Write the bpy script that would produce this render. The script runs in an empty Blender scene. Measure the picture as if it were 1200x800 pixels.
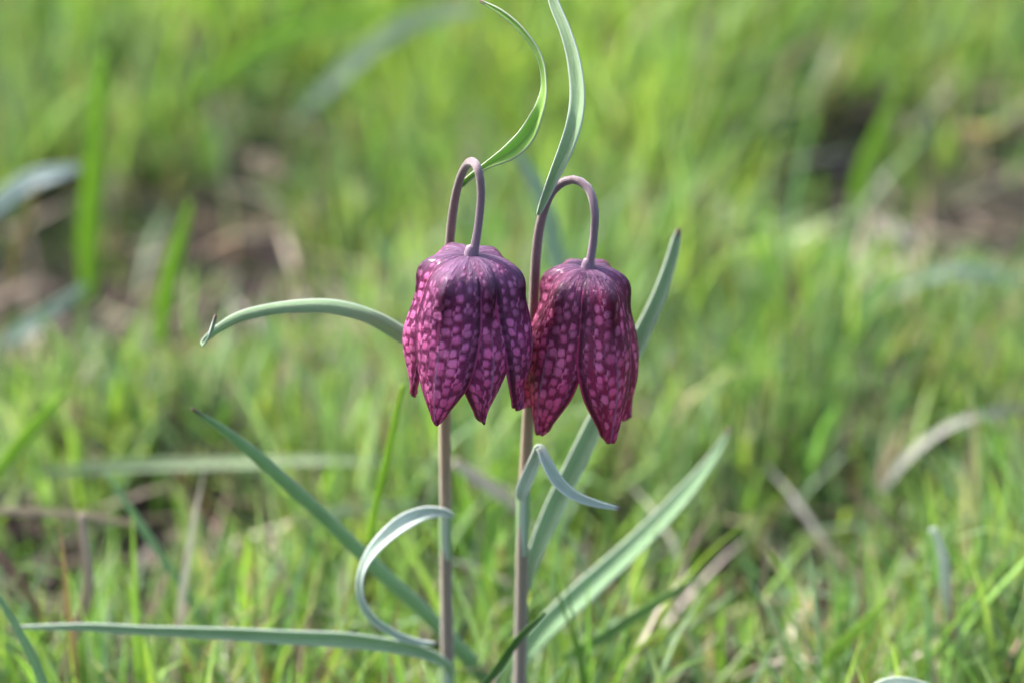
import bpy, math, random
import numpy as np
from mathutils import Vector, noise

random.seed(7)
rng = np.random.default_rng(11)
C = bpy.context.scene
col = C.collection
R = math.radians

# ------------------------------------------------------------------ camera
PITCH = R(25.0)
FWD = Vector((0, math.cos(PITCH), -math.sin(PITCH)))
UPV = Vector((0, math.sin(PITCH), math.cos(PITCH)))
RIGHT = Vector((1, 0, 0))
FOCUS = 0.50
TARGET = Vector((0, 0, 0.135))
CAM = TARGET - FWD * FOCUS
LENS, SENSOR = 50.0, 22.3
TANW = SENSOR / 2 / LENS
cam_d = bpy.data.cameras.new('camera')
cam = bpy.data.objects.new('camera', cam_d)
col.objects.link(cam)
cam.location = CAM
cam.rotation_euler = (math.pi / 2 - PITCH, 0, 0)
cam_d.lens = LENS
cam_d.sensor_width = SENSOR
cam_d.clip_start = 0.01
cam_d.clip_end = 600
cam_d.dof.use_dof = True
cam_d.dof.focus_distance = FOCUS - 0.020
cam_d.dof.aperture_fstop = 4.0
cam_d.dof.aperture_blades = 0
C.camera = cam

# ------------------------------------------------------------------ light
w = bpy.data.worlds.new('World')
C.world = w
w.use_nodes = True
nt = w.node_tree
nt.nodes.clear()
sky = nt.nodes.new('ShaderNodeTexSky')
sky.sky_type = 'NISHITA'
sky.sun_disc = False
SUN_EL, SUN_AZ = R(48), R(-60)
sky.sun_elevation = SUN_EL
sky.sun_rotation = SUN_AZ
sky.air_density = 1.0
sky.dust_density = 4.0
sky.ozone_density = 1.0
bg = nt.nodes.new('ShaderNodeBackground')
bg.inputs['Strength'].default_value = 0.15
wo = nt.nodes.new('ShaderNodeOutputWorld')
nt.links.new(sky.outputs[0], bg.inputs[0])
nt.links.new(bg.outputs[0], wo.inputs[0])
sd = bpy.data.lights.new('sun', 'SUN')
sd.energy = 3.7
sd.angle = R(5)
sd.color = (1.0, 0.97, 0.91)
sun = bpy.data.objects.new('sun', sd)
col.objects.link(sun)
sv = Vector((math.sin(SUN_AZ) * math.cos(SUN_EL), math.cos(SUN_AZ) * math.cos(SUN_EL), math.sin(SUN_EL)))
sun.rotation_euler = sv.to_track_quat('Z', 'Y').to_euler()
sun.location = (-1, 1, 2)
C.view_settings.view_transform = 'Standard'
C.view_settings.look = 'None'
C.view_settings.exposure = 1.68
C.view_settings.gamma = 1.0
C.cycles.use_denoising = True
C.cycles.max_bounces = 8
C.cycles.transparent_max_bounces = 8

# ------------------------------------------------------------------ helpers
def ray(px, py):
    return (FWD + RIGHT * ((px - 600) / 600 * TANW) + UPV * ((400 - py) / 600 * TANW))

def at(px, py, y):
    """the point seen at a pixel of the 1200x800 photograph, at ground depth y"""
    d = ray(px, py)
    return CAM + d * ((y - CAM.y) / d.y)

def on_ground(px, py, z=0.0):
    d = ray(px, py)
    return CAM + d * ((z - CAM.z) / d.z)

def px_size(p):
    """metres covered by one photograph pixel at point p"""
    return (p - CAM).dot(FWD) * TANW / 600

def catmull(rows, n):
    a = np.array(rows, float)
    a = np.vstack([2 * a[0] - a[1], a, 2 * a[-1] - a[-2]])
    seg = len(a) - 3
    # spread samples by length
    ln = np.linalg.norm(np.diff(a[1:-1, :3], axis=0), axis=1)
    cum = np.concatenate([[0], np.cumsum(ln)])
    out = []
    for q in np.linspace(0, cum[-1], n):
        i = min(int(np.searchsorted(cum, q, side='right') - 1), seg - 1)
        t = (q - cum[i]) / max(ln[i], 1e-9)
        p0, p1, p2, p3 = a[i], a[i + 1], a[i + 2], a[i + 3]
        out.append(0.5 * ((2 * p1) + (-p0 + p2) * t + (2 * p0 - 5 * p1 + 4 * p2 - p3) * t * t
                          + (-p0 + 3 * p1 - 3 * p2 + p3) * t ** 3))
    return np.array(out)

def make_obj(name, verts, faces, mat, parent=None, smooth=True, uvs=None, colors=None):
    me = bpy.data.meshes.new(name)
    me.from_pydata([tuple(v) for v in verts], [], faces)
    if uvs is not None:
        uv = me.uv_layers.new(name='UVMap')
        idx = np.zeros(len(me.loops), dtype=np.int32)
        me.loops.foreach_get('vertex_index', idx)
        uv.data.foreach_set('uv', np.asarray(uvs, dtype=np.float32)[idx].ravel())
    if colors is not None:
        ca = me.color_attributes.new('Col', 'FLOAT_COLOR', 'POINT')
        ca.data.foreach_set('color', np.asarray(colors, dtype=np.float32).ravel())
    if smooth:
        me.polygons.foreach_set('use_smooth', [True] * len(me.polygons))
    me.materials.append(mat)
    me.update()
    o = bpy.data.objects.new(name, me)
    col.objects.link(o)
    if parent is not None:
        o.parent = parent
        o.matrix_parent_inverse = parent_inv(parent)
    return o

def parent_inv(p):
    # parts are modelled in place; only the Empty at a thing's base is moved
    from mathutils import Matrix
    return Matrix.Translation(p.location).inverted() if p.parent is None else Matrix.Identity(4)

def empty(name, loc):
    o = bpy.data.objects.new(name, None)
    o.empty_display_size = 0.01
    o.location = loc
    col.objects.link(o)
    return o

def tag(o, label, cat, group=None):
    o['label'] = label
    o['category'] = cat
    if group:
        o['group'] = group
    return o

class NT:
    def __init__(self, name):
        self.m = bpy.data.materials.new(name)
        self.m.use_nodes = True
        self.t = self.m.node_tree
        self.t.nodes.clear()
    def n(self, kind, **kw):
        x = self.t.nodes.new(kind)
        for k, v in kw.items():
            if isinstance(k, str) and hasattr(x, k):
                setattr(x, k, v)
        return x
    def l(self, a, b):
        self.t.links.new(a, b)
    def math(self, op, a, b=None, c=None, clamp=False):
        x = self.n('ShaderNodeMath', operation=op)
        x.use_clamp = clamp
        for i, v in enumerate((a, b, c)):
            if v is None:
                continue
            if isinstance(v, (int, float)):
                x.inputs[i].default_value = v
            else:
                self.l(v, x.inputs[i])
        return x.outputs[0]
    def mix(self, f, a, b, blend='MIX'):
        x = self.n('ShaderNodeMix', data_type='RGBA', blend_type=blend)
        for s, v in ((x.inputs[0], f), (x.inputs[6], a), (x.inputs[7], b)):
            if isinstance(v, (int, float)):
                s.default_value = v
            elif isinstance(v, (tuple, list)):
                s.default_value = (*v, 1)
            else:
                self.l(v, s)
        return x.outputs[2]
    def ramp(self, f, stops, interp='LINEAR'):
        x = self.n('ShaderNodeValToRGB')
        x.color_ramp.interpolation = interp
        e = x.color_ramp.elements
        while len(e) < len(stops):
            e.new(0.5)
        for q, (p, c) in zip(e, stops):
            q.position = p
            q.color = (*c, 1) if isinstance(c, (tuple, list)) else (c, c, c, 1)
        self.l(f, x.inputs[0])
        return x.outputs[0]
    def noise(self, vec, scale, detail=3, rough=0.5, dims='3D'):
        x = self.n('ShaderNodeTexNoise', noise_dimensions=dims)
        x.inputs['Scale'].default_value = scale
        x.inputs['Detail'].default_value = detail
        x.inputs['Roughness'].default_value = rough
        if vec is not None:
            self.l(vec, x.inputs['Vector'])
        return x.outputs[0]
    def comb(self, a, b, c=0.0):
        x = self.n('ShaderNodeCombineXYZ')
        for i, v in enumerate((a, b, c)):
            if isinstance(v, (int, float)):
                x.inputs[i].default_value = v
            else:
                self.l(v, x.inputs[i])
        return x.outputs[0]
    def surface(self, color, rough, transl=0.0, tcolor=None, height=None, dist=0.0002, spec=0.5, sheen=0.0, coat=0.0):
        p = self.n('ShaderNodeBsdfPrincipled')
        if isinstance(color, tuple):
            p.inputs['Base Color'].default_value = (*color, 1)
        else:
            self.l(color, p.inputs['Base Color'])
        if isinstance(rough, (int, float)):
            p.inputs['Roughness'].default_value = rough
        else:
            self.l(rough, p.inputs['Roughness'])
        p.inputs['Specular IOR Level'].default_value = spec
        p.inputs['Sheen Weight'].default_value = sheen
        p.inputs['Coat Weight'].default_value = coat
        p.inputs['Coat Roughness'].default_value = 0.20
        nrm = None
        if height is not None:
            b = self.n('ShaderNodeBump')
            b.inputs['Strength'].default_value = 1.0
            b.inputs['Distance'].default_value = dist
            self.l(height, b.inputs['Height'])
            self.l(b.outputs[0], p.inputs['Normal'])
            nrm = b.outputs[0]
        o = self.n('ShaderNodeOutputMaterial')
        if transl > 0:
            t = self.n('ShaderNodeBsdfTranslucent')
            tc = tcolor if tcolor is not None else color
            if isinstance(tc, tuple):
                t.inputs[0].default_value = (*tc, 1)
            else:
                self.l(tc, t.inputs[0])
            m = self.n('ShaderNodeMixShader')
            m.inputs[0].default_value = transl
            self.l(p.outputs[0], m.inputs[1])
            self.l(t.outputs[0], m.inputs[2])
            self.l(m.outputs[0], o.inputs[0])
        else:
            self.l(p.outputs[0], o.inputs[0])
        return self.m

# ------------------------------------------------------------------ materials
def leaf_material(name, face, back, edge=(0.42, 0.50, 0.46), transl=0.28, tcol=(0.20, 0.36, 0.05), tip=(0.12, 0.05, 0.05), rough=0.42):
    t = NT(name)
    uv = t.n('ShaderNodeTexCoord').outputs['UV']
    s = t.n('ShaderNodeSeparateXYZ')
    t.l(uv, s.inputs[0])
    u, v = s.outputs[0], s.outputs[1]
    vein = t.noise(t.comb(t.math('MULTIPLY', u, 34.0), t.math('MULTIPLY', v, 2.2)), 1.0, 3, 0.55)
    blot = t.noise(t.comb(t.math('MULTIPLY', u, 3.0), t.math('MULTIPLY', v, 14.0), 3.3), 1.0, 4, 0.6)
    fac = t.math('ADD', t.math('MULTIPLY', vein, 0.6), t.math('MULTIPLY', blot, 0.5), clamp=True)
    c = t.mix(fac, face, back)
    fine = t.noise(t.comb(t.math('MULTIPLY', u, 90.0), t.math('MULTIPLY', v, 60.0), 1.0), 1.0, 2)
    c = t.mix(t.math('MULTIPLY', fine, 0.30), c, tuple(x * 1.6 for x in back))
    # midrib a little darker, margins pale
    g = t.n('ShaderNodeNewGeometry').outputs['Position']
    dust = t.noise(g, 700.0, 4, 0.7)
    c = t.mix(t.ramp(dust, [(0.60, 0.0), (0.75, 0.5)]), c, (0.45, 0.45, 0.38))
    wax = t.noise(g, 55.0, 4, 0.6)
    c = t.mix(t.ramp(wax, [(0.45, 0.0), (0.7, 0.3)]), c, tuple(x * 0.6 for x in face))
    e = t.math('ABSOLUTE', t.math('SUBTRACT', u, 0.5))
    mid = t.ramp(e, [(0.0, 1.0), (0.06, 0.0)])
    c = t.mix(t.math('MULTIPLY', mid, 0.35), c, tuple(x * 0.55 for x in face))
    ed = t.ramp(e, [(0.41, 0.0), (0.475, 1.0)])
    c = t.mix(t.math('MULTIPLY', ed, 0.85), c, edge)
    tp = t.ramp(v, [(0.965, 0.0), (0.995, 1.0)])
    c = t.mix(tp, c, tip)
    h = t.math('ADD', vein, t.math('MULTIPLY', fine, 0.2))
    rg = t.math('ADD', rough, t.math('MULTIPLY', blot, 0.2))
    return t.surface(c, rg, transl, t.mix(0.5, c, tcol), h, 0.00028, spec=0.5, sheen=0.12)

M_glauc = leaf_material('glaucous_leaf', (0.18, 0.32, 0.12), (0.29, 0.42, 0.23), edge=(0.50, 0.56, 0.50))
M_glauc_dark = leaf_material('glaucous_leaf_deep', (0.14, 0.29, 0.095), (0.22, 0.37, 0.18), edge=(0.45, 0.50, 0.38))
M_pale = leaf_material('waxy_pale_leaf', (0.33, 0.46, 0.32), (0.52, 0.60, 0.52), edge=(0.70, 0.74, 0.70), transl=0.18)
M_bright = leaf_material('fresh_leaf', (0.20, 0.42, 0.035), (0.28, 0.50, 0.09), edge=(0.40, 0.42, 0.34), transl=0.4, tcol=(0.30, 0.52, 0.03))

def stem_material(name):
    t = NT(name)
    uv = t.n('ShaderNodeTexCoord').outputs['UV']
    s = t.n('ShaderNodeSeparateXYZ')
    t.l(uv, s.inputs[0])
    u, v = s.outputs[0], s.outputs[1]
    c = t.ramp(v, [(0.0, (0.16, 0.17, 0.09)), (0.26, (0.17, 0.12, 0.105)), (0.42, (0.18, 0.14, 0.085)), (0.52, (0.26, 0.165, 0.085)), (0.62, (0.21, 0.125, 0.055)),  # warm band midway: soft sunlight painted into the skin colour
                   (0.72, (0.14, 0.07, 0.055)), (0.84, (0.10, 0.05, 0.055)), (0.93, (0.12, 0.06, 0.09)), (1.0, (0.15, 0.08, 0.14))])
    n1 = t.noise(t.comb(t.math('MULTIPLY', u, 26.0), t.math('MULTIPLY', v, 18.0)), 1.0, 4, 0.6)
    n2 = t.noise(t.comb(t.math('MULTIPLY', u, 40.0), t.math('MULTIPLY', v, 500.0)), 1.0, 2, 0.6)
    c = t.mix(t.ramp(n1, [(0.35, 0.0), (0.7, 0.55)]), c, (0.085, 0.05, 0.06))
    c = t.mix(t.ramp(n2, [(0.5, 0.0), (0.78, 0.5)]), c, (0.32, 0.28, 0.27))
    return t.surface(c, 0.5, 0.0, None, t.math('ADD', n1, t.math('MULTIPLY', n2, 0.4)), 0.00022, sheen=0.35)
M_stem = stem_material('stem_skin')

def petal_material(name, seed, dark, dark2, spot, spot2, shoulder):
    """tepal skin: rows of pale tesserae on deep purple; u = across in -1..1 stored as 0..1, v = 0 base .. 1 tip"""
    t = NT(name)
    uv = t.n('ShaderNodeTexCoord').outputs['UV']
    s = t.n('ShaderNodeSeparateXYZ')
    t.l(uv, s.inputs[0])
    u, v = s.outputs[0], s.outputs[1]
    oi = t.n('ShaderNodeObjectInfo').outputs['Random']
    off = t.math('MULTIPLY', oi, 37.0)
    wob = t.noise(t.comb(t.math('MULTIPLY', u, 6.0), t.math('MULTIPLY', v, 12.0), off), 1.0, 3)
    wob = t.math('MULTIPLY', t.math('SUBTRACT', wob, 0.5), 0.55)
    uu = t.math('ADD', t.math('MULTIPLY', t.math('SUBTRACT', u, 0.5), 7.6), wob)
    row = t.math('FLOOR', uu)
    vv = t.math('ADD', t.math('ADD', t.math('MULTIPLY', v, 18.5), off), t.math('MULTIPLY', row, 0.43))
    vo = t.n('ShaderNodeTexVoronoi', voronoi_dimensions='2D', feature='F1', distance='MINKOWSKI')
    vo.inputs['Exponent'].default_value = 2.3
    vo.inputs['Scale'].default_value = 1.0
    vo.inputs['Randomness'].default_value = 0.55
    t.l(t.comb(uu, vv), vo.inputs['Vector'])
    d = vo.outputs['Distance']
    frz = t.noise(t.comb(t.math('MULTIPLY', u, 30.0), t.math('MULTIPLY', v, 70.0), off), 1.0, 3, 0.6)
    d = t.math('ADD', d, t.math('MULTIPLY', t.math('SUBTRACT', frz, 0.5), 0.28))
    sep = t.n('ShaderNodeSeparateColor')
    t.l(vo.outputs['Color'], sep.inputs[0])
    rnd = sep.outputs[0]
    rnd2 = sep.outputs[1]
    # spot size: varies by cell, smaller towards petal base and margins
    e = t.math('ABSOLUTE', t.math('SUBTRACT', u, 0.5))
    size = t.math('ADD', 0.25, t.math('MULTIPLY', rnd, 0.22))
    size = t.math('MULTIPLY', size, t.ramp(v, [(0.10, 0.35), (0.30, 0.8), (0.55, 1.0), (1.0, 1.05)]))
    size = t.math('MULTIPLY', size, t.ramp(e, [(0.36, 1.0), (0.49, 0.45)]))
    sp = t.math('DIVIDE', t.math('SUBTRACT', size, d), 0.30)
    sp = t.math('ADD', sp, 0.45, clamp=True)
    sp = t.math('MULTIPLY', sp, t.math('ADD', 0.5, t.math('MULTIPLY', rnd2, 0.9)), clamp=True)
    # darker furrows between the rows
    fur = t.math('ADD', 0.5, t.math('MULTIPLY', t.math('COSINE', t.math('MULTIPLY', uu, 6.2832)), 0.5))
    fur = t.math('POWER', fur, 3.0)
    big = t.noise(t.comb(t.math('MULTIPLY', u, 3.0), t.math('MULTIPLY', v, 5.0), off), 1.0, 3)
    base = t.mix(t.ramp(v, [(0.3, 0.0), (0.95, 1.0)]), dark, dark2)
    base = t.mix(t.ramp(big, [(0.4, 0.0), (0.65, 0.6)]), base, dark2)
    base = t.mix(t.math('MULTIPLY', fur, 0.65), base, tuple(x * 0.35 for x in dark))
    spc = t.mix(t.ramp(v, [(0.2, 0.0), (0.85, 1.0)]), spot, spot2)
    spc = t.mix(t.math('MULTIPLY', rnd2, 0.35), spc, spot)
    spc = t.mix(t.ramp(sep.outputs[2], [(0.45, 0.0), (1.0, 0.45)]), spc, (0.99, 0.48, 0.80))
    # whole patches of a petal are dusky, others clear; spots thin out towards the margins
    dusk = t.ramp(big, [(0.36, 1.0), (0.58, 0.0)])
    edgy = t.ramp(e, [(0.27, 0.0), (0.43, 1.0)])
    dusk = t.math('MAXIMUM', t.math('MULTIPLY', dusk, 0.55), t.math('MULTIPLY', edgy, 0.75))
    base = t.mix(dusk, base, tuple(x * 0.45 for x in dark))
    sp = t.math('MULTIPLY', sp, t.math('SUBTRACT', 1.0, t.math('MULTIPLY', dusk, 0.6)))
    c = t.mix(sp, base, spc)
    fine = t.noise(t.comb(t.math('MULTIPLY', u, 70.0), t.math('MULTIPLY', v, 90.0), off), 1.0, 2)
    veins = t.noise(t.comb(t.math('MULTIPLY', u, 60.0), t.math('MULTIPLY', v, 4.0), off), 1.0, 2)
    c = t.mix(t.math('MULTIPLY', fine, 0.30), c, spot)
    # keel: dusky blotch on the hump of the shoulder
    k1 = t.ramp(e, [(0.0, 1.0), (0.04, 0.85), (0.14, 0.0)])
    k2 = t.ramp(v, [(0.13, 0.0), (0.22, 1.0), (0.36, 0.95), (0.52, 0.1), (0.9, 0.0)])
    c = t.mix(t.math('MULTIPLY', t.math('MULTIPLY', k1, k2), 0.8), c, tuple(x * 0.4 for x in dark))
    kl = t.math('MULTIPLY', t.ramp(e, [(0.0, 1.0), (0.022, 0.0)]), t.ramp(v, [(0.45, 0.0), (0.7, 0.7), (0.97, 0.7)]))
    c = t.mix(kl, c, (0.50, 0.30, 0.55))
    # waxy bloom on the shoulder towards the stalk, its lilac sheen painted in
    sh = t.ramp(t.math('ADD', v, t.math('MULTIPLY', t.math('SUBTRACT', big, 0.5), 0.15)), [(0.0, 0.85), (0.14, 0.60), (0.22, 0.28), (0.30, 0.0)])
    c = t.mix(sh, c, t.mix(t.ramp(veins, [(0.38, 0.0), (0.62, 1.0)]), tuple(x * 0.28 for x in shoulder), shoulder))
    # margins: thin pale rim painted as an edge highlight, dark just inside
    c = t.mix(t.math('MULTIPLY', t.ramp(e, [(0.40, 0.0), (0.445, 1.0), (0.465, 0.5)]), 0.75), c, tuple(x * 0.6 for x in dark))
    c = t.mix(t.math('MULTIPLY', t.ramp(e, [(0.462, 0.0), (0.48, 1.0)]), 0.7), c, spot2)
    h = t.math('ADD', t.math('MULTIPLY', sp, 0.8), t.math('ADD', t.math('MULTIPLY', fine, 0.5), t.math('MULTIPLY', veins, 0.7)))
    rg = t.math('ADD', 0.26, t.math('MULTIPLY', big, 0.2))
    return t.surface(c, rg, 0.56, t.mix(0.20, c, (1.0, 0.01, 0.30)), h, 0.00050, spec=0.20, sheen=0.0, coat=0.20)

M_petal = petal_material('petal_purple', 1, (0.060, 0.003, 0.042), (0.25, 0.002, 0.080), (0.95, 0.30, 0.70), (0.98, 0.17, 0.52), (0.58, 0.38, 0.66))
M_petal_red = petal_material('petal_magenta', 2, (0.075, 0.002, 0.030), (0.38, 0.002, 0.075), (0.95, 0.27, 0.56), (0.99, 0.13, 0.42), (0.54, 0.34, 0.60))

def blade_material(name, transl=0.38, rough=0.45, warm=(0.35, 0.50, 0.03)):
    t = NT(name)
    a = t.n('ShaderNodeVertexColor', layer_name='Col').outputs[0]
    g = t.n('ShaderNodeNewGeometry').outputs['Position']
    n = t.noise(g, 260.0, 3)
    c = t.mix(t.ramp(n, [(0.3, 0.0), (0.75, 0.30)]), a, t.mix(1.0, a, (0.45, 0.5, 0.5), 'MULTIPLY'))
    tc = t.mix(1.0, c, (1.6, 1.6, 0.7), 'MULTIPLY')
    return t.surface(c, rough, transl, tc, n, 0.0002, spec=0.5)
M_grass = blade_material('grass_blade_skin')
M_dry = blade_material('dry_blade_skin', 0.2, 0.7)
M_litter = blade_material('litter_skin', 0.12, 0.8)

def ground_material():
    t = NT('soil')
    g = t.n('ShaderNodeNewGeometry').outputs['Position']
    s = t.n('ShaderNodeSeparateXYZ')
    t.l(g, s.inputs[0])
    n1 = t.noise(g, 18.0, 6, 0.65)
    n2 = t.noise(g, 120.0, 5, 0.7)
    n3 = t.noise(g, 420.0, 3, 0.6)
    c = t.ramp(n1, [(0.3, (0.010, 0.008, 0.008)), (0.5, (0.022, 0.016, 0.015)), (0.7, (0.050, 0.037, 0.035))])  # near black: shade of the hollows is put into the soil colour
    c = t.mix(t.ramp(n2, [(0.5, 0.0), (0.75, 0.6)]), c, (0.12, 0.09, 0.08))
    c = t.mix(t.ramp(n3, [(0.35, 0.9), (0.55, 0.0)]), c, (0.014, 0.010, 0.008))
    moss = t.noise(g, 9.0, 4, 0.6)
    c = t.mix(t.ramp(moss, [(0.5, 0.0), (0.65, 0.75)]), c, (0.045, 0.075, 0.018))
    far = t.ramp(t.math('DIVIDE', s.outputs[1], 6.0), [(0.28, 0.0), (0.5, 1.0)])
    c = t.mix(far, c, t.mix(n1, (0.07, 0.12, 0.025), (0.12, 0.17, 0.045)))
    h = t.math('ADD', t.math('MULTIPLY', n2, 1.0), t.math('MULTIPLY', n3, 0.5))
    return t.surface(c, 0.92, 0.0, None, h, 0.004, spec=0.2)
M_soil = ground_material()

# ------------------------------------------------------------------ ground
def patch(px, py, r, k):
    g = on_ground(px, py)
    return (g.x, g.y, r, k)
MOUNDS = [patch(980, 210, 0.10, 0.022), patch(900, 60, 0.12, 0.018), patch(560, 60, 0.15, 0.012), patch(130, 90, 0.12, 0.012),
          patch(100, 345, 0.07, -0.024), patch(250, 335, 0.04, -0.014), patch(1000, 265, 0.055, -0.02), patch(960, 660, 0.035, -0.012), patch(290, 620, 0.03, -0.01),
          patch(1100, 430, 0.08, 0.008), patch(60, 520, 0.06, 0.012)]
def height(x, y):
    h = 0.010 * noise.noise(Vector((x * 6, y * 6, 1.7))) + 0.005 * noise.noise(Vector((x * 19, y * 19, 4.1)))
    for gx, gy, r, k in MOUNDS:
        d = ((x - gx) ** 2 + (y - gy) ** 2) / (r * r)
        if d < 6:
            h += k * math.exp(-d)
    f = min(1.0, max(0.0, (math.hypot(x, y) - 3) / 30))
    return h * (1 - f) + f * 0.5 * noise.noise(Vector((x * 0.04, y * 0.04, 0)))

def axis(lo, hi, step, reach):
    a = list(np.arange(lo, hi + 1e-9, step))
    s, p = step, hi
    while p < reach:
        s *= 1.35
        p += s
        a.append(p)
    s, p, b = step, lo, []
    while p > -reach:
        s *= 1.35
        p -= s
        b.append(p)
    return b[::-1] + a
xs = axis(-0.6, 0.6, 0.006, 250)
ys = axis(-0.15, 1.3, 0.006, 250)
gv, gf = [], []
for y in ys:
    for x in xs:
        z = height(x, y)
        if abs(x) < 0.7 and -0.3 < y < 1.5:
            z += 0.0035 * noise.noise(Vector((x * 60, y * 60, 2))) + 0.002 * noise.noise(Vector((x * 150, y * 150, 7)))
        gv.append((x, y, z))
nx = len(xs)
for j in range(len(ys) - 1):
    for i in range(nx - 1):
        a = j * nx + i
        gf.append((a, a + 1, a + 1 + nx, a + nx))
ground = make_obj('ground', gv, gf, M_soil)
ground['kind'] = 'structure'

# ------------------------------------------------------------------ turf
BARE = [patch(40, 340, 0.090, 1.0), patch(150, 365, 0.062, 1.0), patch(255, 315, 0.036, 0.97), patch(340, 200, 0.022, 0.7), patch(985, 225, 0.040, 1.0), patch(1060, 285, 0.045, 0.97), patch(1165, 290, 0.055, 0.97),
        patch(1190, 190, 0.07, 0.85), patch(910, 280, 0.024, 0.85), patch(965, 690, 0.032, 1.0), patch(1090, 550, 0.026, 0.85), patch(880, 670, 0.016, 0.8),
        patch(190, 640, 0.032, 1.0), patch(30, 705, 0.026, 1.0), patch(130, 660, 0.018, 0.9), patch(290, 620, 0.018, 0.9), patch(770, 440, 0.026, 0.7), 
        patch(1190, 60, 0.1, 0.5), patch(420, 790, 0.02, 0.6), patch(680, 620, 0.025, 0.6), patch(1040, 620, 0.018, 0.6)]
LUSH = [patch(940, 150, 0.13, 2.0), patch(780, 60, 0.14, 1.0), patch(560, 60, 0.14, 0.6), patch(150, 60, 0.15, 0.6), patch(960, 380, 0.07, 0.5),
        patch(60, 470, 0.05, 0.5), patch(1120, 720, 0.05, 0.4)]
def bare(x, y):
    f = 1.0
    for gx, gy, r, k in BARE:
        # worn hollows run on towards the camera side
        dy = y - gy
        ry = r * (0.8 if dy > 0 else 1.25)
        f *= 1 - k * math.exp(-((x - gx) / r) ** 2 - (dy / ry) ** 2)
    return f
def open_view(x, y):
    # the sward stays low on the near side of the worn hollows
    f = 1.0
    for gx, gy, r, k in BARE:
        dy = y - gy
        ry = r if dy > 0 else r + min(0.085, 0.012 + 0.22 * max(0.0, gy))
        f *= 1 - k * math.exp(-((x - gx) / (r * 1.1)) ** 2 - (dy / ry) ** 4)
    return f
def cover(x, y):
    d = 0.73 + 0.85 * noise.noise(Vector((x * 11, y * 11, 9.0))) + 0.45 * noise.noise(Vector((x * 34, y * 34, 3.0)))
    for gx, gy, r, k in LUSH:
        d += 0.40 * k * math.exp(-((x - gx) ** 2 + (y - gy) ** 2) / (r * r))
    return max(0.0, min(1.0, d)) * bare(x, y)
def lush(x, y):
    s = 0
    for gx, gy, r, k in LUSH:
        s += k * math.exp(-((x - gx) ** 2 + (y - gy) ** 2) / (r * r))
    return s

def blade_mesh(name, specs, mat, segs=5, fold=True):
    """specs: rows of x,y,z,length,width,azimuth,lean0,lean1,twist,r,g,b"""
    a = np.array(specs, float)
    n = len(a)
    k = segs + 1
    s = np.linspace(0, 1, k)
    x, y, z, L, W, az, l0, l1, tw = [a[:, i][:, None] for i in range(9)]
    ang = l0 + l1 * s[None, :] ** 1.3
    ds = L / segs
    hx = np.concatenate([np.zeros((n, 1)), np.cumsum(np.sin(ang[:, :-1]) * ds, axis=1)], axis=1)
    hz = np.concatenate([np.zeros((n, 1)), np.cumsum(np.cos(ang[:, :-1]) * ds, axis=1)], axis=1)
    px = x + hx * np.cos(az)
    py = y + hx * np.sin(az)
    pz = z + hz
    prof = np.where(s < 0.5, 0.75 + 0.5 * s, 1.0) * (1 - np.clip((s - 0.45) / 0.55, 0, 1) ** 1.8)
    prof = np.clip(prof, 0.04, 1)
    wd = W / 2 * prof[None, :]
    wa = az + math.pi / 2 + tw * s[None, :]
    sx, sy = np.cos(wa) * wd, np.sin(wa) * wd
    # fold direction: blade normal
    nxv = -np.cos(ang) * np.cos(az)
    nyv = -np.cos(ang) * np.sin(az)
    nzv = np.sin(ang)
    if fold:
        V = np.zeros((n, k, 3, 3))
        f = wd * 0.45
        V[:, :, 0] = np.stack([px - sx + nxv * f, py - sy + nyv * f, pz + nzv * f], -1)
        V[:, :, 1] = np.stack([px, py, pz], -1)
        V[:, :, 2] = np.stack([px + sx + nxv * f, py + sy + nyv * f, pz + nzv * f], -1)
        m = 3
    else:
        V = np.zeros((n, k, 2, 3))
        V[:, :, 0] = np.stack([px - sx, py - sy, pz], -1)
        V[:, :, 1] = np.stack([px + sx, py + sy, pz], -1)
        m = 2
    base = (np.arange(n) * k * m)[:, None, None]
    ii = (np.arange(segs) * m)[None, :, None] + np.arange(m - 1)[None, None, :]
    q = base + ii
    F = np.stack([q, q + 1, q + 1 + m, q + m], -1).reshape(-1, 4)
    cc = np.ones((n, k, m, 4))
    cc[..., :3] = a[:, None, None, 9:12]
    # sheath paler and duller at the base, the tip a touch drier
    st = s[None, :, None, None]
    cc[..., :3] = cc[..., :3] * (1 - np.clip(0.25 - st, 0, 1) * 1.6) + np.array([0.14, 0.13, 0.06]) * np.clip(0.25 - st, 0, 1) * 1.6
    me = bpy.data.meshes.new(name)
    vv = V.reshape(-1, 3).astype(np.float32)
    me.vertices.add(len(vv))
    me.vertices.foreach_set('co', vv.ravel())
    me.loops.add(F.size)
    me.loops.foreach_set('vertex_index', F.ravel().astype(np.int32))
    me.polygons.add(len(F))
    me.polygons.foreach_set('loop_start', (np.arange(len(F)) * 4).astype(np.int32))
    me.polygons.foreach_set('use_smooth', np.ones(len(F), dtype=bool))
    me.update(calc_edges=True)
    ca = me.color_attributes.new('Col', 'FLOAT_COLOR', 'POINT')
    ca.data.foreach_set('color', cc.reshape(-1, 4).astype(np.float32).ravel())
    me.materials.append(mat)
    o = bpy.data.objects.new(name, me)
    col.objects.link(o)
    return o

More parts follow.
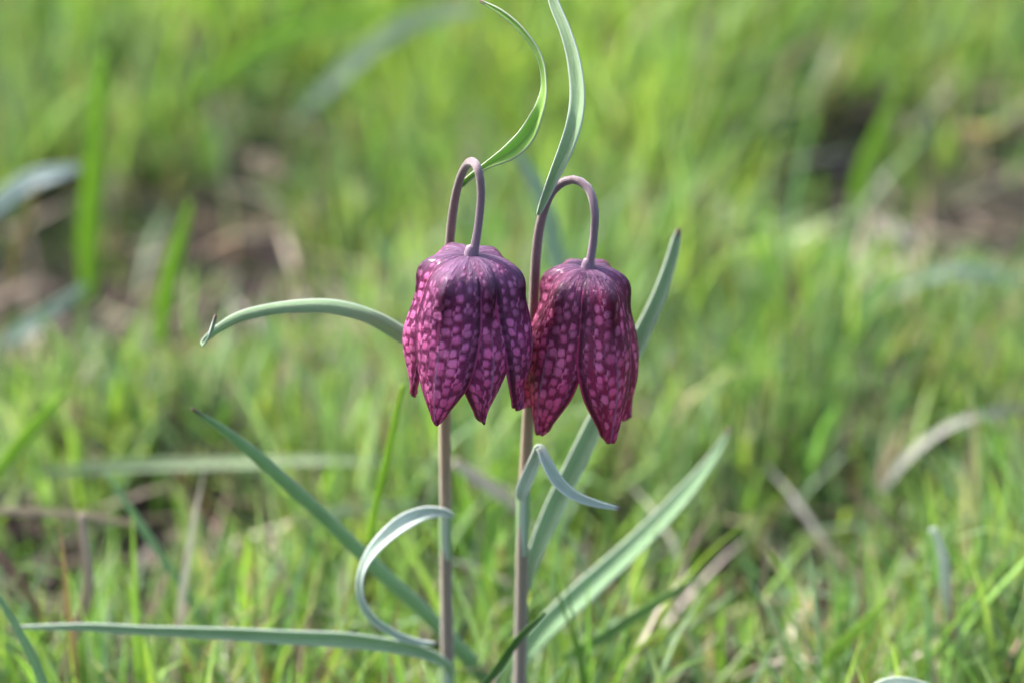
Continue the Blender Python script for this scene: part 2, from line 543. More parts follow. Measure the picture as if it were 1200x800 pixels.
GREENS = [(0.14, 0.26, 0.070), (0.20, 0.34, 0.070), (0.11, 0.22, 0.065), (0.26, 0.38, 0.090), (0.16, 0.26, 0.15), (0.055, 0.12, 0.040), (0.24, 0.33, 0.18), (0.14, 0.24, 0.11)]
STRAWS = [(0.32, 0.25, 0.18), (0.26, 0.19, 0.14), (0.20, 0.13, 0.10), (0.48, 0.42, 0.36), (0.14, 0.09, 0.07), (0.10, 0.07, 0.055)]
def vary(c, k=0.2):
    f = 1 + random.uniform(-k, k)
    return tuple(max(0.005, q * f * (1 + random.uniform(-0.08, 0.08))) for q in c)

grass, dry = [], []
def tuft(x, y, n, spread, far):
    lu = lush(x, y)
    tone = random.choice(GREENS)
    if lu > 0.5:
        tone = random.choice([GREENS[1], GREENS[3], GREENS[0], GREENS[3]])
    hgt = random.uniform(0.030, 0.064) * (1 + 0.55 * min(lu, 1.4))
    k = 0.28 if y > 0.2 else 0.5
    hgt *= k + (1 - k) * open_view(x, y)
    if y < 0.02:
        hgt = min(hgt, 0.042)
    for _ in range(n):
        a = random.uniform(0, 2 * math.pi)
        rr = spread * math.sqrt(random.random())
        bx, by = x + rr * math.cos(a), y + rr * math.sin(a)
        az = a + random.gauss(0, 0.9)
        L = hgt * random.uniform(0.55, 1.25)
        W = random.uniform(0.0010, 0.0025) * (1 + 0.25 * min(lu, 1)) * (1.2 if far else 1)
        l0 = abs(random.gauss(0.16, 0.22))
        l1 = abs(random.gauss(0.4, 0.5))
        if random.random() < 0.12:
            l0 += random.uniform(0.4, 0.9)
        if y < 0.3:
            L *= 1.12
        row = [bx, by, height(bx, by) - 0.003, L, W, az, l0, l1, random.gauss(0, 0.8)]
        if random.random() < 0.14:
            dry.append(row + list(vary(random.choice(STRAWS))))
        else:
            grass.append(row + list(vary(tone if random.random() < 0.7 else random.choice(GREENS))))

def seen(x, y):
    """near enough to the frame to be worth a full sward"""
    half = 0.13 + 0.27 * (y + 0.45) + 0.05
    return abs(x) < half
count = 0
while count < 16000:
    y = -0.12 + 1.25 * random.random() ** 1.0
    x = random.uniform(-0.55, 0.55)
    if not seen(x, y):
        continue
    count += 1
    if y < 0.3 and random.random() < 0.35:
        tuft(x, y, random.randint(2, 5), 0.01, False) if random.random() < bare(x, y) else None
    if y > 0.45 and random.random() < 0.35:
        continue
    if random.random() > cover(x, y):
        continue
    tuft(x, y, random.randint(4, 8), random.uniform(0.004, 0.012), y > 0.5)
# sward outside the frame, coarser, so the place carries on
for _ in range(4200):
    x, y = random.uniform(-1.3, 1.3), random.uniform(-0.6, 2.6)
    if (seen(x, y) and y < 1.1) or (math.hypot(x, y + 0.45) < 0.22):
        continue
    tuft(x, y, random.randint(3, 5), 0.016, True)
    if grass and len(grass) > 4:
        for g in grass[-4:]:
            g[4] *= 1.7
# longer single blades arching over the sward, green and dead
for _ in range(2600):
    y = 0.02 + 1.1 * random.random()
    x = random.uniform(-0.5, 0.5)
    if not seen(x, y) or random.random() > 0.08 + open_view(x, y):
        continue
    k = min(1.0, 0.55 + y * 1.5)
    row = [x, y, height(x, y), random.uniform(0.05, 0.095) * k, random.uniform(0.0012, 0.0026), random.uniform(0, 6.28),
           abs(random.gauss(0.35, 0.35)), random.uniform(0.2, 1.3), random.gauss(0, 1.0)]
    if random.random() < (0.25 if y < 0.2 else 0.0):
        dry.append(row + list(vary(random.choice([(0.36, 0.30, 0.22), (0.50, 0.47, 0.40), (0.26, 0.18, 0.13), (0.42, 0.42, 0.30)]), 0.25)))
    else:
        grass.append(row + list(vary(random.choice(GREENS))))
o = blade_mesh('grass', grass, M_grass)
o['kind'] = 'stuff'
o['label'] = 'short green meadow grass growing in loose tufts'

# lying dead stalks and thatch between the tufts
for _ in range(9500):
    y = -0.1 + 1.2 * random.random()
    x = random.uniform(-0.5, 0.5)
    if not seen(x, y):
        continue
    if random.random() > 0.35 + open_view(x, y):
        continue
    L = random.uniform(0.012, 0.06)
    dry.append([x, y, height(x, y) + random.uniform(0.0, 0.007), L, random.uniform(0.0006, 0.0022), random.uniform(0, 6.28),
                random.uniform(1.1, 1.55), random.uniform(-0.1, 0.3), random.gauss(0, 0.6)] + list(vary(random.choice(STRAWS), 0.35)))
o = blade_mesh('dry_grass', dry, M_dry)
o['kind'] = 'stuff'
o['label'] = 'dead straw and thatch lying between the grass tufts'

# crumbs of leaf litter on the bare soil
lv, lf, lc = [], [], []
LITTER = [(0.08, 0.05, 0.04), (0.12, 0.08, 0.07), (0.045, 0.03, 0.025), (0.22, 0.16, 0.14), (0.15, 0.075, 0.055), (0.035, 0.022, 0.02), (0.06, 0.045, 0.04)]
def scrap(x, y, z, size, c):
    a = random.uniform(0, 6.28)
    tilt = Vector((random.gauss(0, 0.35), random.gauss(0, 0.35), 1)).normalized()
    e1 = Vector((math.cos(a), math.sin(a), 0))
    e1 = (e1 - tilt * e1.dot(tilt)).normalized()
    e2 = tilt.cross(e1)
    b = len(lv)
    pts = [(-1, 0), (-0.4, 0.42), (0.35, 0.48), (1, 0.05), (0.4, -0.4), (-0.45, -0.45)]
    lv.append(Vector((x, y, z)) - tilt * size * 0.12)
    lc.append((*c, 1))
    for u, v in pts:
        u += random.uniform(-0.2, 0.2); v += random.uniform(-0.15, 0.15)
        lv.append(Vector((x, y, z)) + e1 * u * size + e2 * v * size + tilt * size * random.uniform(-0.05, 0.25))
        lc.append((*c, 1))
    for i in range(6):
        lf.append((b, b + 1 + i, b + 1 + (i + 1) % 6))
for _ in range(5200):
    y = -0.1 + 1.2 * random.random()
    x = random.uniform(-0.5, 0.5)
    if not seen(x, y):
        continue
    if random.random() < cover(x, y) * 0.6:
        continue
    scrap(x, y, height(x, y) + random.uniform(0.001, 0.008), random.uniform(0.0015, 0.006), vary(random.choice(LITTER), 0.35))
o = make_obj('leaf_litter', lv, lf, M_litter, colors=lc)
o['kind'] = 'stuff'
o['label'] = 'crumbled brown leaf litter on bare soil'

# ------------------------------------------------------------------ ribbons (leaves, single blades)
def ribbon(name, pts, mat, parent=None, channel=0.25, n=60, across=9, thick=0.00035, flip=False, color=None):
    """pts: (px, py, depth y, width in photo pixels, roll in degrees). The strip is curved across like a gutter."""
    rows = []
    for px, py, y, wpx, roll in pts:
        p = at(px, py, y)
        rows.append((p.x, p.y, p.z, wpx * px_size(p), roll))
    s = catmull(rows, n)
    P = s[:, :3]
    T = np.gradient(P, axis=0)
    T /= np.linalg.norm(T, axis=1)[:, None] + 1e-12
    verts, faces, uvs = [], [], []
    for i in range(n):
        t = Vector(T[i]); p = Vector(P[i])
        view = (CAM - p).normalized()
        side = t.cross(view)
        side = side.normalized()
        nrm = side.cross(t).normalized()
        r = R(s[i, 4])
        S = side * math.cos(r) + nrm * math.sin(r)
        N = nrm * math.cos(r) - side * math.sin(r)
        wd = max(s[i, 3], 0.00025)
        wn = noise.noise(Vector((p.x * 90, p.z * 90, 1.0)))
        wd *= 0.96 + 0.10 * wn
        p = p + side * (0.00035 * noise.noise(Vector((p.x * 60, 5.0, p.z * 60))))
        for k in range(across):
            u = -1 + 2 * k / (across - 1)
            lift = wd * channel * (abs(u) ** 1.5) * (-1 if flip else 1)
            verts.append(p + S * (u * wd / 2) + N * lift)
            uvs.append(((u + 1) / 2, i / (n - 1)))
    for i in range(n - 1):
        for k in range(across - 1):
            a = i * across + k
            faces.append((a, a + 1, a + 1 + across, a + across))
    cols = None
    if color is not None:
        cols = [(*color, 1)] * len(verts)
    o = make_obj(name, verts, faces, mat, parent, uvs=uvs, colors=cols)
    m = o.modifiers.new('thickness', 'SOLIDIFY')
    m.thickness = thick
    m.offset = 0
    return o

def tube(name, pts, mat, parent=None, n=110, sides=16):
    rows = []
    for px, py, y, wpx in pts:
        p = at(px, py, y)
        rows.append((p.x, p.y, p.z, wpx * 0.92 * px_size(p) / 2))
    s = catmull(rows, n)
    P = s[:, :3]
    T = np.gradient(P, axis=0)
    T /= np.linalg.norm(T, axis=1)[:, None]
    verts, faces, uvs = [], [], []
    ref = Vector((0, -1, 0))
    for i in range(n):
        t = Vector(T[i])
        a = (ref - t * ref.dot(t)).normalized()
        ref = a
        b = t.cross(a)
        for k in range(sides + 1):
            q = 2 * math.pi * k / sides
            rr = s[i, 3] * (1 + 0.05 * math.cos(3 * q + i * 0.02))
            verts.append(Vector(P[i]) + (a * math.cos(q) + b * math.sin(q)) * rr)
            uvs.append((k / sides, i / (n - 1)))
    m = sides + 1
    for i in range(n - 1):
        for k in range(sides):
            v = i * m + k
            faces.append((v, v + 1, v + 1 + m, v + m))
    return make_obj(name, verts, faces, mat, parent, uvs=uvs)

# ------------------------------------------------------------------ flowers
def interp(x, xp, fp):
    return float(np.interp(x, xp, fp))
def smooth_interp(xp, fp, n=41):
    q = catmull([(a, b, 0.0) for a, b in zip(xp, fp)], 200)
    return lambda x: float(np.interp(x, q[:, 0], q[:, 1]))

def petal(parent, base, axis_v, phi, mat, H, Rm, wide, out, tip_r, length_k, sway, seed, dome):
    """one tepal of the bell. base = where the stalk ends, axis_v points down the bell, phi 0 faces the camera"""
    ax = axis_v.normalized()
    front = Vector((0, -1, 0))
    front = (front - ax * front.dot(ax)).normalized()
    rightv = front.cross(ax).normalized()
    if rightv.x < 0:
        rightv = -rightv
    NS, NT_ = 56, 25
    # profile in units: radius / Rm and drop / H against arc parameter
    sp = [0.0, 0.07, 0.15, 0.22, 0.28, 0.36, 0.48, 0.62, 0.76, 0.88, 1.0]
    rp = dome + [tip_r]
    zp = [0.01, 0.005, 0.022, 0.066, 0.132, 0.235, 0.38, 0.55, 0.715, 0.86, 1.0]
    wp = [0.13, 0.38, 0.66, 0.86, 0.93, 0.98, 1.0, 0.96, 0.79, 0.44, 0.035]
    fr, fz = smooth_interp(sp, rp), smooth_interp(sp, zp)
    fw = smooth_interp(sp, wp)
    verts, faces, uvs = [], [], []
    rnd = random.Random(seed)
    ph = rnd.uniform(0, 6)
    for i in range(NS):
        s = i / (NS - 1)
        r0 = Rm * fr(s) + out * min(1, s * 4)
        z0 = H * fz(s) * (length_k if s > 0.3 else 1 + (length_k - 1) * s / 0.3)
        wd = wide * max(fw(s), 0.03)
        if s > 0.94:
            wd = wide * max(0.02, fw(0.94) * math.sqrt(max(0.0, (1 - s) / 0.06)))
        for k in range(NT_):
            t = -1 + 2 * k / (NT_ - 1)
            half = min(wd / 2 / max(r0, 1e-6), R(40))
            th = R(phi) + half * t + R(sway) * s * s
            # keel stands proud, margins lie in against the neighbours
            hump = math.exp(-((s - 0.27) / 0.10) ** 2)
            r = r0 * (1.015 - 0.080 * abs(t) ** 1.2) + 0.0015 * hump * math.exp(-(t / 0.30) ** 2)
            r -= 0.0016 * (abs(t) ** 3) * max(0, (s - 0.15))
            r += 0.00022 * math.cos(7 * math.pi * t) * min(1, s * 3) * (1 - s * 0.4)
            r += 0.0004 * math.sin(9 * s + ph + 2 * t) * min(1, s * 2)
            r += 0.0007 * math.sin(3.1 * t + ph * 2) * max(0, s - 0.72) * 3.0
            z = z0 + 0.0010 * t * t * math.exp(-((s - 0.15) / 0.12) ** 2) - 0.0005 * hump * math.exp(-(t / 0.30) ** 2)
            z += 0.00035 * math.sin(5 * t + ph) * s
            p = base + ax * z + (front * math.cos(th) + rightv * math.sin(th)) * r
            verts.append(p)
            uvs.append(((t + 1) / 2, s))
    for i in range(NS - 1):
        for k in range(NT_ - 1):
            a = i * NT_ + k
            faces.append((a, a + 1, a + 1 + NT_, a + NT_))
    o = make_obj('petal', verts, faces, mat, parent, uvs=uvs)
    m = o.modifiers.new('thickness', 'SOLIDIFY')
    m.thickness = 0.0004
    m.offset = -1
    return o

def receptacle(parent, base, ax, mat):
    verts, faces = [], []
    prof = [(0.0, -0.0022), (0.0009, -0.0018), (0.0012, -0.0008), (0.0015, 0.0004), (0.0017, 0.0012), (0.0015, 0.0024), (0.0, 0.0026)]
    n = 14
    ax = ax.normalized()
    f = Vector((0, -1, 0)); f = (f - ax * f.dot(ax)).normalized(); g = f.cross(ax)
    for r, z in prof:
        for k in range(n):
            a = 2 * math.pi * k / n
            verts.append(base + ax * z + (f * math.cos(a) + g * math.sin(a)) * max(r, 0.00002))
    for i in range(len(prof) - 1):
        for k in range(n):
            faces.append((i * n + k, i * n + (k + 1) % n, (i + 1) * n + (k + 1) % n, (i + 1) * n + k))
    uvs = [(0.5, 0.99)] * len(verts)
    return make_obj('flower', verts, faces, mat, parent, uvs=uvs)

def plant(label, stem_pts, flower, leaves, sheaths, group='flowering fritillary plants'):
    b = at(*stem_pts[0][:3])
    root = empty('fritillary_plant', (b.x, b.y, height(b.x, b.y)))
    tag(root, label, 'flower', group)
    tube('stem', stem_pts, M_stem, root)
    for lab, pts, mat, kw in leaves:
        o = ribbon('leaf', pts, mat, root, **kw)
        o['label'] = lab
    for pts in sheaths:
        tube('leaf_sheath', pts, M_glauc, root, n=20)
    fl = receptacle(root, flower['base'], flower['axis'], M_stem)
    fl['label'] = flower['label']
    for i, (phi, out, tip_r, lk, sway, wk) in enumerate(flower['petals']):
        petal(fl, flower['base'], flower['axis'], phi, flower['mat'], flower['H'], flower['R'], flower['wide'] * wk, out, tip_r, lk, sway, i * 7 + int(flower['H'] * 1e5), flower['dome'])
    return root

# left plant: stem passes behind its bell, the hook leans towards the camera
YL, YLF = 0.006, -0.0125
stemL = [(528, 1010, YL, 17), (527, 900, YL, 17), (525, 800, YL, 17), (523, 700, YL, 16), (522, 600, YL, 15), (521, 500, YL, 15), (522, 400, YL, 14),
         (525, 310, YL, 12), (530, 252, YL - 0.001, 11.5), (538, 212, YL - 0.004, 11), (549, 191, YL - 0.008, 11), (559, 195, YLF + 0.001, 11), (564, 222, YLF, 10.5),
         (561, 262, YLF, 10.5), (556, 292, YLF, 12), (555, 299, YLF, 14)]
baseL = at(551, 298, YLF)
flowerL = dict(base=baseL, axis=Vector((-0.055, 0.0, -1)), H=0.0342, R=0.0124, wide=0.0154, dome=[0.08, 0.28, 0.49, 0.645, 0.735, 0.81, 0.91, 1.0, 1.0, 0.965], mat=M_petal,
               label='broad purple chequered bell',
               petals=[(-88, -0.0002, 0.93, 0.96, 0, 1.0), (-23, 0.0011, 0.90, 1.0, -3, 1.12), (29, -0.0006, 0.90, 1.0, -3, 1.0), (74, 0.0011, 0.97, 0.98, 0, 1.0), (147, 0.0, 0.9, 0.97, 0, 1.0), (207, 0.0006, 0.9, 0.97, 0, 1.0)])
leavesL = [
    ('narrow bright green leaf curving up from the hook', [(541, 217, YL - 0.003, 6, 0), (553, 206, YL - 0.004, 6, 0), (570, 194, YL - 0.004, 8, 10), (598, 178, YL - 0.004, 19, 5), (620, 157, YL - 0.003, 21, 15), (635, 127, YL - 0.003, 17, 40),
        (640, 98, YL, 12, 60), (633, 66, YL + 0.003, 9, 40), (612, 36, YL + 0.006, 8, 30), (588, 15, YL + 0.009, 7, 20), (563, 1, YL + 0.012, 3, 10)], M_bright, dict(channel=0.28)),
    ('arching grey green leaf reaching left with a curled tip', [(522, 452, YL, 8, 0), (500, 414, YL, 15, -10), (468, 390, YL, 19, -12), (430, 370, YL - 0.002, 18, -12), (385, 359, YL - 0.003, 17, -8), (335, 360, YL - 0.004, 14, -5), (285, 371, YL - 0.005, 12, 5), (255, 387, YL - 0.006, 10, 20),
        (240, 399, YL - 0.008, 7, 40), (238, 403, YL - 0.011, 6, 70), (243, 396, YL - 0.013, 6, 110), (248, 384, YL - 0.012, 5, 150), (252, 369, YL - 0.011, 2, 170)], M_glauc, dict(channel=0.22, flip=True, n=80)),
    ('long straight leaf rising to the upper left', [(640, 900, YL + 0.012, 16, 0), (585, 815, YL + 0.012, 20, 0), (545, 768, YL + 0.012, 19, 5), (500, 721, YL + 0.012, 18, 8), (440, 665, YL + 0.011, 18, 10), (388, 614, YL + 0.008, 16, 10), (330, 560, YL + 0.004, 16, 10), (272, 512, YL, 12, 10), (225, 478, YL - 0.004, 3, 0)], M_glauc_dark, dict(channel=0.28, flip=True)),
    ('pale leaf curled into a hook beside the stem', [(530, 606, YL - 0.003, 5, 0), (522, 601, YL - 0.004, 9, 0), (500, 601, YL - 0.005, 14, -10), (472, 614, YL - 0.008, 20, -20), (444, 640, YL - 0.011, 18, -35), (427, 668, YL - 0.013, 14, -50), (424, 697, YL - 0.013, 12, -45), (438, 724, YL - 0.012, 11, -35), (466, 743, YL - 0.010, 9, -20), (492, 751, YL - 0.008, 6, -10), (514, 753, YL - 0.007, 3, 0)], M_pale, dict(channel=0.30)),
    ('long level leaf pointing left near the ground', [(527, 790, YL - 0.003, 5, 0), (522, 777, YL - 0.004, 10, 0), (500, 766, YL - 0.004, 14, 10), (470, 758, YL - 0.005, 17, 15), (400, 748, YL - 0.006, 19, 20), (300, 742, YL - 0.006, 17, 25), (200, 738, YL - 0.006, 13, 25), (100, 734, YL - 0.006, 9, 20), (12, 735, YL - 0.006, 3, 0)], M_glauc, dict(channel=0.30, n=80)),
]
plant('taller fritillary on the left with a broad purple chequered bell and leaves reaching left', stemL, flowerL, leavesL,
      [[(522, 596, YL, 15.6), (522, 603, YL, 17.5), (522, 620, YL, 17), (522.5, 655, YL, 15)], [(525, 770, YL, 16), (525, 779, YL, 18.5), (525, 800, YL, 18), (526, 850, YL, 16)]])

# right plant
YR, YRF = 0.002, -0.004
stemR = [(603, 1000, YR, 18), (606, 900, YR, 18), (609, 800, YR, 17), (611, 700, YR, 16.5), (613, 600, YR, 16), (617, 520, YR, 15), (621, 440, YR, 14.5), (625, 360, YR, 13),
         (628, 300, YR, 12.5), (633, 262, YR, 12), (644, 229, YR, 12), (659, 214, YR, 11.5), (675, 211, YR - 0.001, 11), (690, 222, YR - 0.003, 11), (697, 248, YRF, 10.5), (695, 284, YRF, 10.5),
         (691, 308, YRF, 12), (690, 314, YRF, 14)]
baseR = at(688, 313, YRF)
flowerR = dict(base=baseR, axis=Vector((-0.055, 0.0, -1)), H=0.0360, R=0.0121, wide=0.0150, dome=[0.08, 0.25, 0.43, 0.555, 0.635, 0.71, 0.845, 0.96, 1.01, 0.985], mat=M_petal_red,
               label='slimmer magenta chequered bell',
               petals=[(-38, 0.0005, 0.92, 1.0, -6, 1.16), (32, 0.0011, 0.95, 1.01, 4, 1.16), (-98, 0.0, 0.97, 0.955, 0, 1.0), (92, 0.0, 0.95, 0.99, 0, 1.0), (150, 0.0007, 0.9, 0.97, 0, 1.0), (211, 0.0, 0.9, 0.97, 0, 1.0)])
leavesR = [
    ('grey green leaf standing up from the hook out of frame', [(631, 252, YR - 0.004, 4, 0), (637, 238, YR - 0.004, 8, 0), (650, 208, YR - 0.004, 13, 10), (664, 176, YR - 0.004, 18, 15), (674, 145, YR - 0.003, 20, 20), (678, 110, YR, 19, 25), (674, 72, YR + 0.004, 17, 25), (664, 38, YR + 0.008, 14, 20), (651, 8, YR + 0.012, 12, 15), (640, -22, YR + 0.016, 8, 10), (634, -45, YR + 0.02, 3, 0)], M_glauc, dict(channel=0.25)),
    ('tall narrow leaf rising behind the magenta bell', [(617, 690, YR + 0.002, 7, 0), (622, 660, YR + 0.004, 15, 0), (645, 605, YR + 0.008, 22, 0), (676, 540, YR + 0.012, 23, -5), (704, 482, YR + 0.016, 22, -5), (742, 412, YR + 0.020, 20, -10), (768, 356, YR + 0.024, 17, -10), (785, 310, YR + 0.027, 14, -10), (793, 280, YR + 0.029, 11, -10), (796, 268, YR + 0.030, 4, -10)], M_glauc, dict(channel=0.2)),
    ('small silvery leaf folded sharply beside the stem', [(610, 585, YR - 0.004, 6, 0), (612, 574, YR - 0.005, 15, 0), (620, 554, YR - 0.006, 17, 0), (628, 535, YR - 0.008, 13, 0), (631, 526, YR - 0.010, 10, 0), (634, 527, YR - 0.012, 10, 10), (640, 541, YR - 0.014, 13, 10), (654, 563, YR - 0.015, 14, 0), (674, 580, YR - 0.016, 11, 0), (700, 590, YR - 0.016, 8, 0), (727, 596, YR - 0.016, 3, 0)], M_pale, dict(channel=0.22, n=90)),
    ('broad blurred leaf reaching out to the right', [(560, 880, YR + 0.010, 22, 0), (590, 800, YR + 0.014, 24, 0), (640, 735, YR + 0.019, 28, 5), (700, 680, YR + 0.026, 28, 8), (755, 628, YR + 0.033, 25, 10), (800, 580, YR + 0.040, 20, 10), (836, 535, YR + 0.046, 13, 10), (856, 500, YR + 0.050, 4, 0)], M_glauc_dark, dict(channel=0.14)),
]
plant('fritillary on the right with a slimmer magenta chequered bell and a leaf standing up', stemR, flowerR, leavesR,
      [[(613.5, 572, YR, 15.5), (613.5, 580, YR, 18), (613, 600, YR, 17.5), (612, 650, YR, 15.8)]])

# ------------------------------------------------------------------ single blades and leaves one can point to
BRIGHT, MID, DEEP, BLUE = (0.27, 0.42, 0.05), (0.11, 0.22, 0.035), (0.05, 0.12, 0.025), (0.20, 0.30, 0.22)
SILVER, STRAW, BROWN = (0.46, 0.52, 0.50), (0.45, 0.37, 0.25), (0.30, 0.19, 0.12)
singles = [
    ('grass_blade', 'slender dark blade crossing in front of the right stem base', [(560, 812, -0.012, 6, 0), (585, 780, -0.012, 9, 0), (610, 745, -0.013, 8, 0), (638, 717, -0.014, 2, 0)], DEEP, 0),
    ('grass_blade', 'green blade lying slanted under the broad blurred leaf', [(660, 772, 0.02, 9, 0), (710, 745, 0.022, 13, 0), (760, 712, 0.024, 11, 0), (815, 677, 0.026, 3, 0)], MID, 0),
    ('grass_blade', 'hair thin upright blade between stem and broad leaf', [(684, 800, 0.01, 4, 0), (670, 740, 0.01, 3, 0), (655, 700, 0.01, 2.2, 0), (650, 668, 0.01, 1.2, 0)], MID, 0),
    ('grass_blade', 'pale stiff blade in the bottom left corner', [(60, 830, -0.01, 10, 0), (40, 775, -0.01, 11, 0), (20, 735, -0.01, 9, 0), (-12, 680, -0.01, 4, 0)], BLUE, 0),
    ('grass_blade', 'yellow green blade rising below the purple bell', [(432, 640, 0.03, 7, 0), (442, 585, 0.03, 8, 0), (458, 520, 0.03, 8, 0), (472, 450, 0.03, 5, 0)], BRIGHT, 0),
    ('grass_blade', 'blue green blade leaning left above the level leaf', [(250, 760, 0.055, 8, 0), (215, 690, 0.055, 10, 0), (165, 615, 0.055, 9, 0), (124, 553, 0.055, 3, 0)], (0.22, 0.33, 0.22), 0),
    ('grass_blade', 'long level pale blade left of the two stems', [(45, 553, 0.14, 8, 0), (150, 546, 0.14, 15, 10), (300, 543, 0.14, 14, 40), (420, 540, 0.14, 10, 20), (520, 546, 0.14, 5, 0)], (0.26, 0.33, 0.19), 0),
    ('grass_blade', 'broad silvery blade at the left edge over dark soil', [(-60, 290, 0.24, 20, 0), (0, 236, 0.24, 23, 0), (45, 210, 0.24, 22, 20), (92, 196, 0.24, 9, 0)], SILVER, 1),
    ('grass_blade', 'upright bright blade over the dark soil, right one', [(186, 400, 0.20, 16, 0), (196, 340, 0.20, 20, 0), (208, 290, 0.20, 17, 0), (224, 236, 0.20, 5, 0)], BRIGHT, 0),
    ('grass_blade', 'upright bright blade over the dark soil, left one', [(104, 350, 0.28, 18, 0), (104, 270, 0.28, 24, 0), (110, 190, 0.28, 22, 0), (122, 60, 0.28, 8, 0)], BRIGHT, 0),
    ('grass_blade', 'broad pale blade blurred at the top left of centre', [(340, 150, 0.44, 8, 0), (400, 88, 0.43, 17, 20), (460, 38, 0.42, 22, 0), (505, 18, 0.41, 20, -30), (560, 10, 0.40, 8, 0)], (0.40, 0.48, 0.40), 1),
    ('grass_blade', 'pale upright blade behind the gap between both hooks', [(662, 350, 0.16, 18, 0), (650, 290, 0.16, 22, 0), (632, 225, 0.16, 20, 0), (600, 168, 0.16, 7, 0)], (0.30, 0.40, 0.30), 1),
    ('grass_blade', 'long yellow green blade arching across the upper left', [(230, 110, 0.42, 14, 0), (300, 62, 0.42, 24, 0), (380, 32, 0.42, 24, 0), (480, 8, 0.42, 12, 0)], BRIGHT, 0),
    ('grass_blade', 'whitish blade bent over at the lower right', [(1122, 770, 0.045, 12, 0), (1112, 705, 0.045, 14, 0), (1104, 650, 0.045, 13, 0), (1092, 618, 0.045, 8, 0)], (0.55, 0.58, 0.56), 1),
    ('dry_stalk', 'grey leaning stalk near the right edge', [(1025, 585, 0.14, 6, 0), (1065, 535, 0.145, 11, 30), (1115, 500, 0.15, 12, 40), (1165, 483, 0.155, 11, 10), (1230, 478, 0.16, 10, 0)], (0.26, 0.26, 0.22), 1),
    ('grass_blade', 'green blade slanting up over the dark hollow', [(955, 790, 0.035, 10, 0), (985, 758, 0.035, 13, 0), (1015, 728, 0.035, 10, 0), (1042, 700, 0.035, 3, 0)], BRIGHT, 0),
    ('grass_blade', 'yellow green blade before the dark gap of the tussock', [(1000, 250, 0.33, 14, 0), (1012, 205, 0.33, 20, 0), (1030, 160, 0.33, 18, 0), (1056, 95, 0.33, 6, 0)], BRIGHT, 0),
    ('grass_blade', 'pale blue green blade lying at the left edge', [(-10, 410, 0.22, 12, 0), (30, 386, 0.22, 17, 20), (62, 364, 0.22, 16, 0), (100, 334, 0.22, 6, 0)], (0.30, 0.38, 0.32), 1),
    ('dry_stalk', 'brown dry stalk standing in the lower left', [(72, 800, 0.03, 12, 0), (90, 735, 0.03, 12, 0), (103, 685, 0.03, 12, 0), (96, 600, 0.035, 7, 0)], (0.36, 0.28, 0.21), 1),
    ('dry_stalk', 'reddish dry stalk slanting at the left edge', [(-5, 648, 0.05, 10, 0), (22, 680, 0.05, 11, 0), (45, 720, 0.05, 9, 0), (60, 755, 0.05, 4, 0)], (0.25, 0.13, 0.10), 1),
    ('dry_stalk', 'thin straw lying across the dark hollow on the left', [(-10, 598, 0.07, 7, 0), (60, 600, 0.07, 8, 0), (120, 607, 0.07, 7, 0), (175, 618, 0.07, 4, 0)], (0.36, 0.27, 0.18), 1),
    ('dry_stalk', 'beige straw lying slanted behind the two stems', [(530, 540, 0.10, 10, 0), (560, 560, 0.10, 15, 0), (590, 580, 0.10, 15, 0), (612, 600, 0.10, 8, 0)], (0.52, 0.44, 0.38), 1),
    ('dry_stalk', 'ochre dry stalk leaning at the far left', [(10, 330, 0.22, 9, 0), (22, 290, 0.22, 11, 0), (35, 250, 0.22, 10, 0), (42, 215, 0.22, 4, 0)], (0.30, 0.22, 0.09), 1),
    ('grass_blade', 'pale strip of blade touching the lower frame edge', [(1015, 812, -0.02, 8, 0), (1035, 801, -0.02, 12, 0), (1060, 799, -0.02, 12, 0), (1090, 804, -0.02, 6, 0)], (0.55, 0.60, 0.50), 1),
    ('grass_blade', 'green yellow blade leaning left at the left edge', [(-10, 560, 0.09, 12, 0), (20, 525, 0.09, 16, 0), (50, 490, 0.09, 14, 0), (80, 455, 0.09, 4, 0)], BRIGHT, 0),
    ('grass_blade', 'pale blade lying in grass under the purple bell level', [(350, 620, 0.12, 8, 0), (400, 600, 0.12, 12, 0), (455, 592, 0.12, 11, 0), (500, 596, 0.12, 4, 0)], (0.30, 0.38, 0.24), 1),
    ('grass_blade', 'pale bluish blade lying right of the bare soil', [(1040, 350, 0.27, 4, 0), (1085, 326, 0.27, 12, 20), (1135, 318, 0.27, 14, 0), (1200, 330, 0.27, 5, 0)], (0.36, 0.46, 0.40), 1),
]
for name, lab, pts, c, isdry in singles:
    o = ribbon(name, pts, M_dry if isdry else M_grass, None, channel=0.22, n=24, across=5, thick=0.0003, color=c)
    tag(o, lab, 'dry stalk' if name == 'dry_stalk' else 'grass blade')

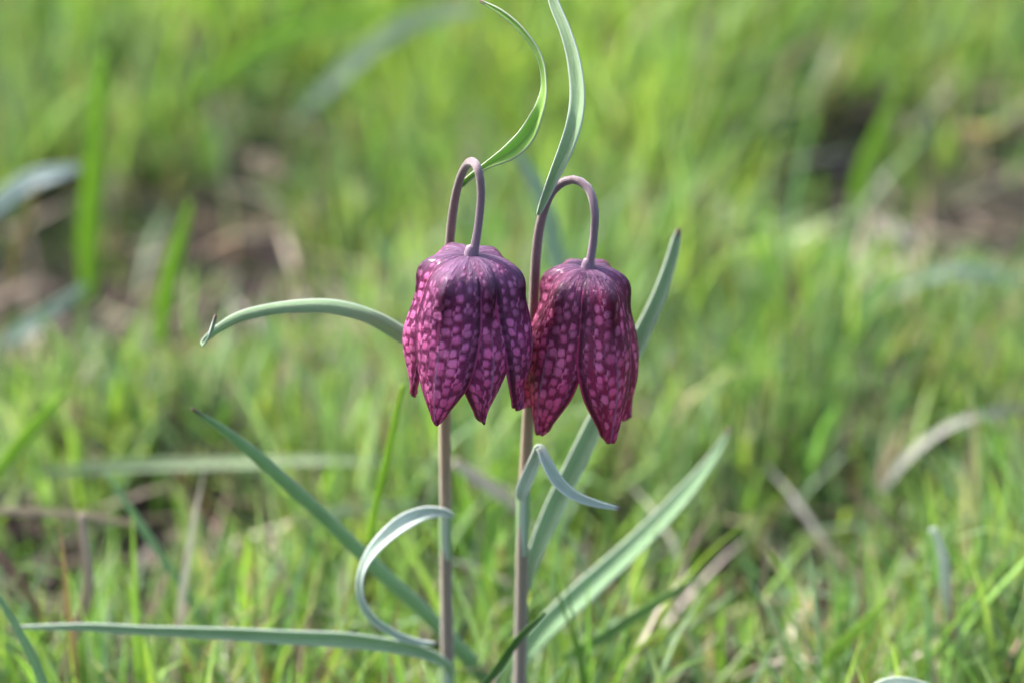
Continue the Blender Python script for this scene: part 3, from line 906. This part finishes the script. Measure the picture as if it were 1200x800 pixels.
# ------------------------------------------------------------------ dead leaves lying about
def dead_leaf(label, px, py, size, rot, c, lift=0.006):
    g = on_ground(px, py, 0.01)
    z = height(g.x, g.y) + lift
    verts, faces, cols = [], [], []
    nu, nv = 11, 7
    rn = random.Random(int(px * 3 + py))
    ca, sa = math.cos(R(rot)), math.sin(R(rot))
    tx, ty = rn.uniform(-0.4, 0.4), rn.uniform(-0.2, 0.6)
    for i in range(nu):
        u = i / (nu - 1)
        wd = math.sin(math.pi * min(1, u * 0.94 + 0.04)) ** 0.7 * 0.34 * (1 + 0.15 * math.sin(17 * u))
        for k in range(nv):
            v = -1 + 2 * k / (nv - 1)
            lx, ly = (u - 0.5) * size, v * wd * size
            lz = size * (0.20 * v * v + 0.10 * math.sin(5 * u + v) + 0.03 * math.sin(11 * v + 7 * u))
            X, Y = lx * ca - ly * sa, lx * sa + ly * ca
            verts.append((g.x + X, g.y + Y, z + lz + X * tx + Y * ty))
            f = 0.75 + 0.25 * abs(v) + rn.uniform(-0.08, 0.08)
            cols.append((c[0] * f, c[1] * f, c[2] * f, 1))
    for i in range(nu - 1):
        for k in range(nv - 1):
            a = i * nv + k
            faces.append((a, a + 1, a + 1 + nv, a + nv))
    o = make_obj('dead_leaf', verts, faces, M_litter, colors=cols)
    m = o.modifiers.new('thickness', 'SOLIDIFY')
    m.thickness = 0.0003
    tag(o, label, 'dead leaf')
PINK, TAN, RUST, WHITE = (0.55, 0.38, 0.32), (0.48, 0.36, 0.25), (0.34, 0.15, 0.08), (0.72, 0.70, 0.66)
for a in [
    ('pinkish dead leaf upper left of the purple hook', 320, 190, 0.020, 30, PINK), ('tan dead leaf high in the grass upper left', 327, 118, 0.022, -40, TAN),
    ('small rusty leaf beside the bright upright blade', 225, 338, 0.014, 15, RUST), ('white scrap under the arching leaf', 332, 388, 0.006, 20, WHITE),
    ('pink dead leaf left of the grey stalk', 1020, 530, 0.013, 10, PINK), ('brown dead leaf touching the grey stalk', 1058, 522, 0.015, 50, (0.38, 0.22, 0.19)),
    ('white scrap near the right edge', 1142, 580, 0.007, 80, WHITE), ('tan scrap in grass at mid right', 1032, 604, 0.010, 0, (0.60, 0.48, 0.38)),
    ('yellow dead leaf on bare soil at the right edge', 1152, 188, 0.020, 30, (0.48, 0.36, 0.12)), ('greyish pink leaf on bare soil upper right', 1065, 290, 0.020, -20, (0.50, 0.40, 0.38)),
    ('orange fragment low in the right grass', 945, 665, 0.010, 60, (0.48, 0.20, 0.06)), ('brown scrap behind the curled leaf base', 500, 800, 0.010, 0, (0.42, 0.14, 0.06)),
    ('pale vertical scrap right of the long leaf tip', 293, 488, 0.009, 85, (0.55, 0.52, 0.40)), ('pale pink leaf right of the magenta bell', 772, 430, 0.018, 60, (0.40, 0.28, 0.24)),
    ('tan leaf low in the left grass under the level leaf', 220, 770, 0.012, -30, TAN), ('light brown leaf in the grass right of the purple stem', 556, 420, 0.014, -40, TAN),
]:
    dead_leaf(*a)
print('blades', len(grass), len(dry), 'scraps', len(lf) // 6)
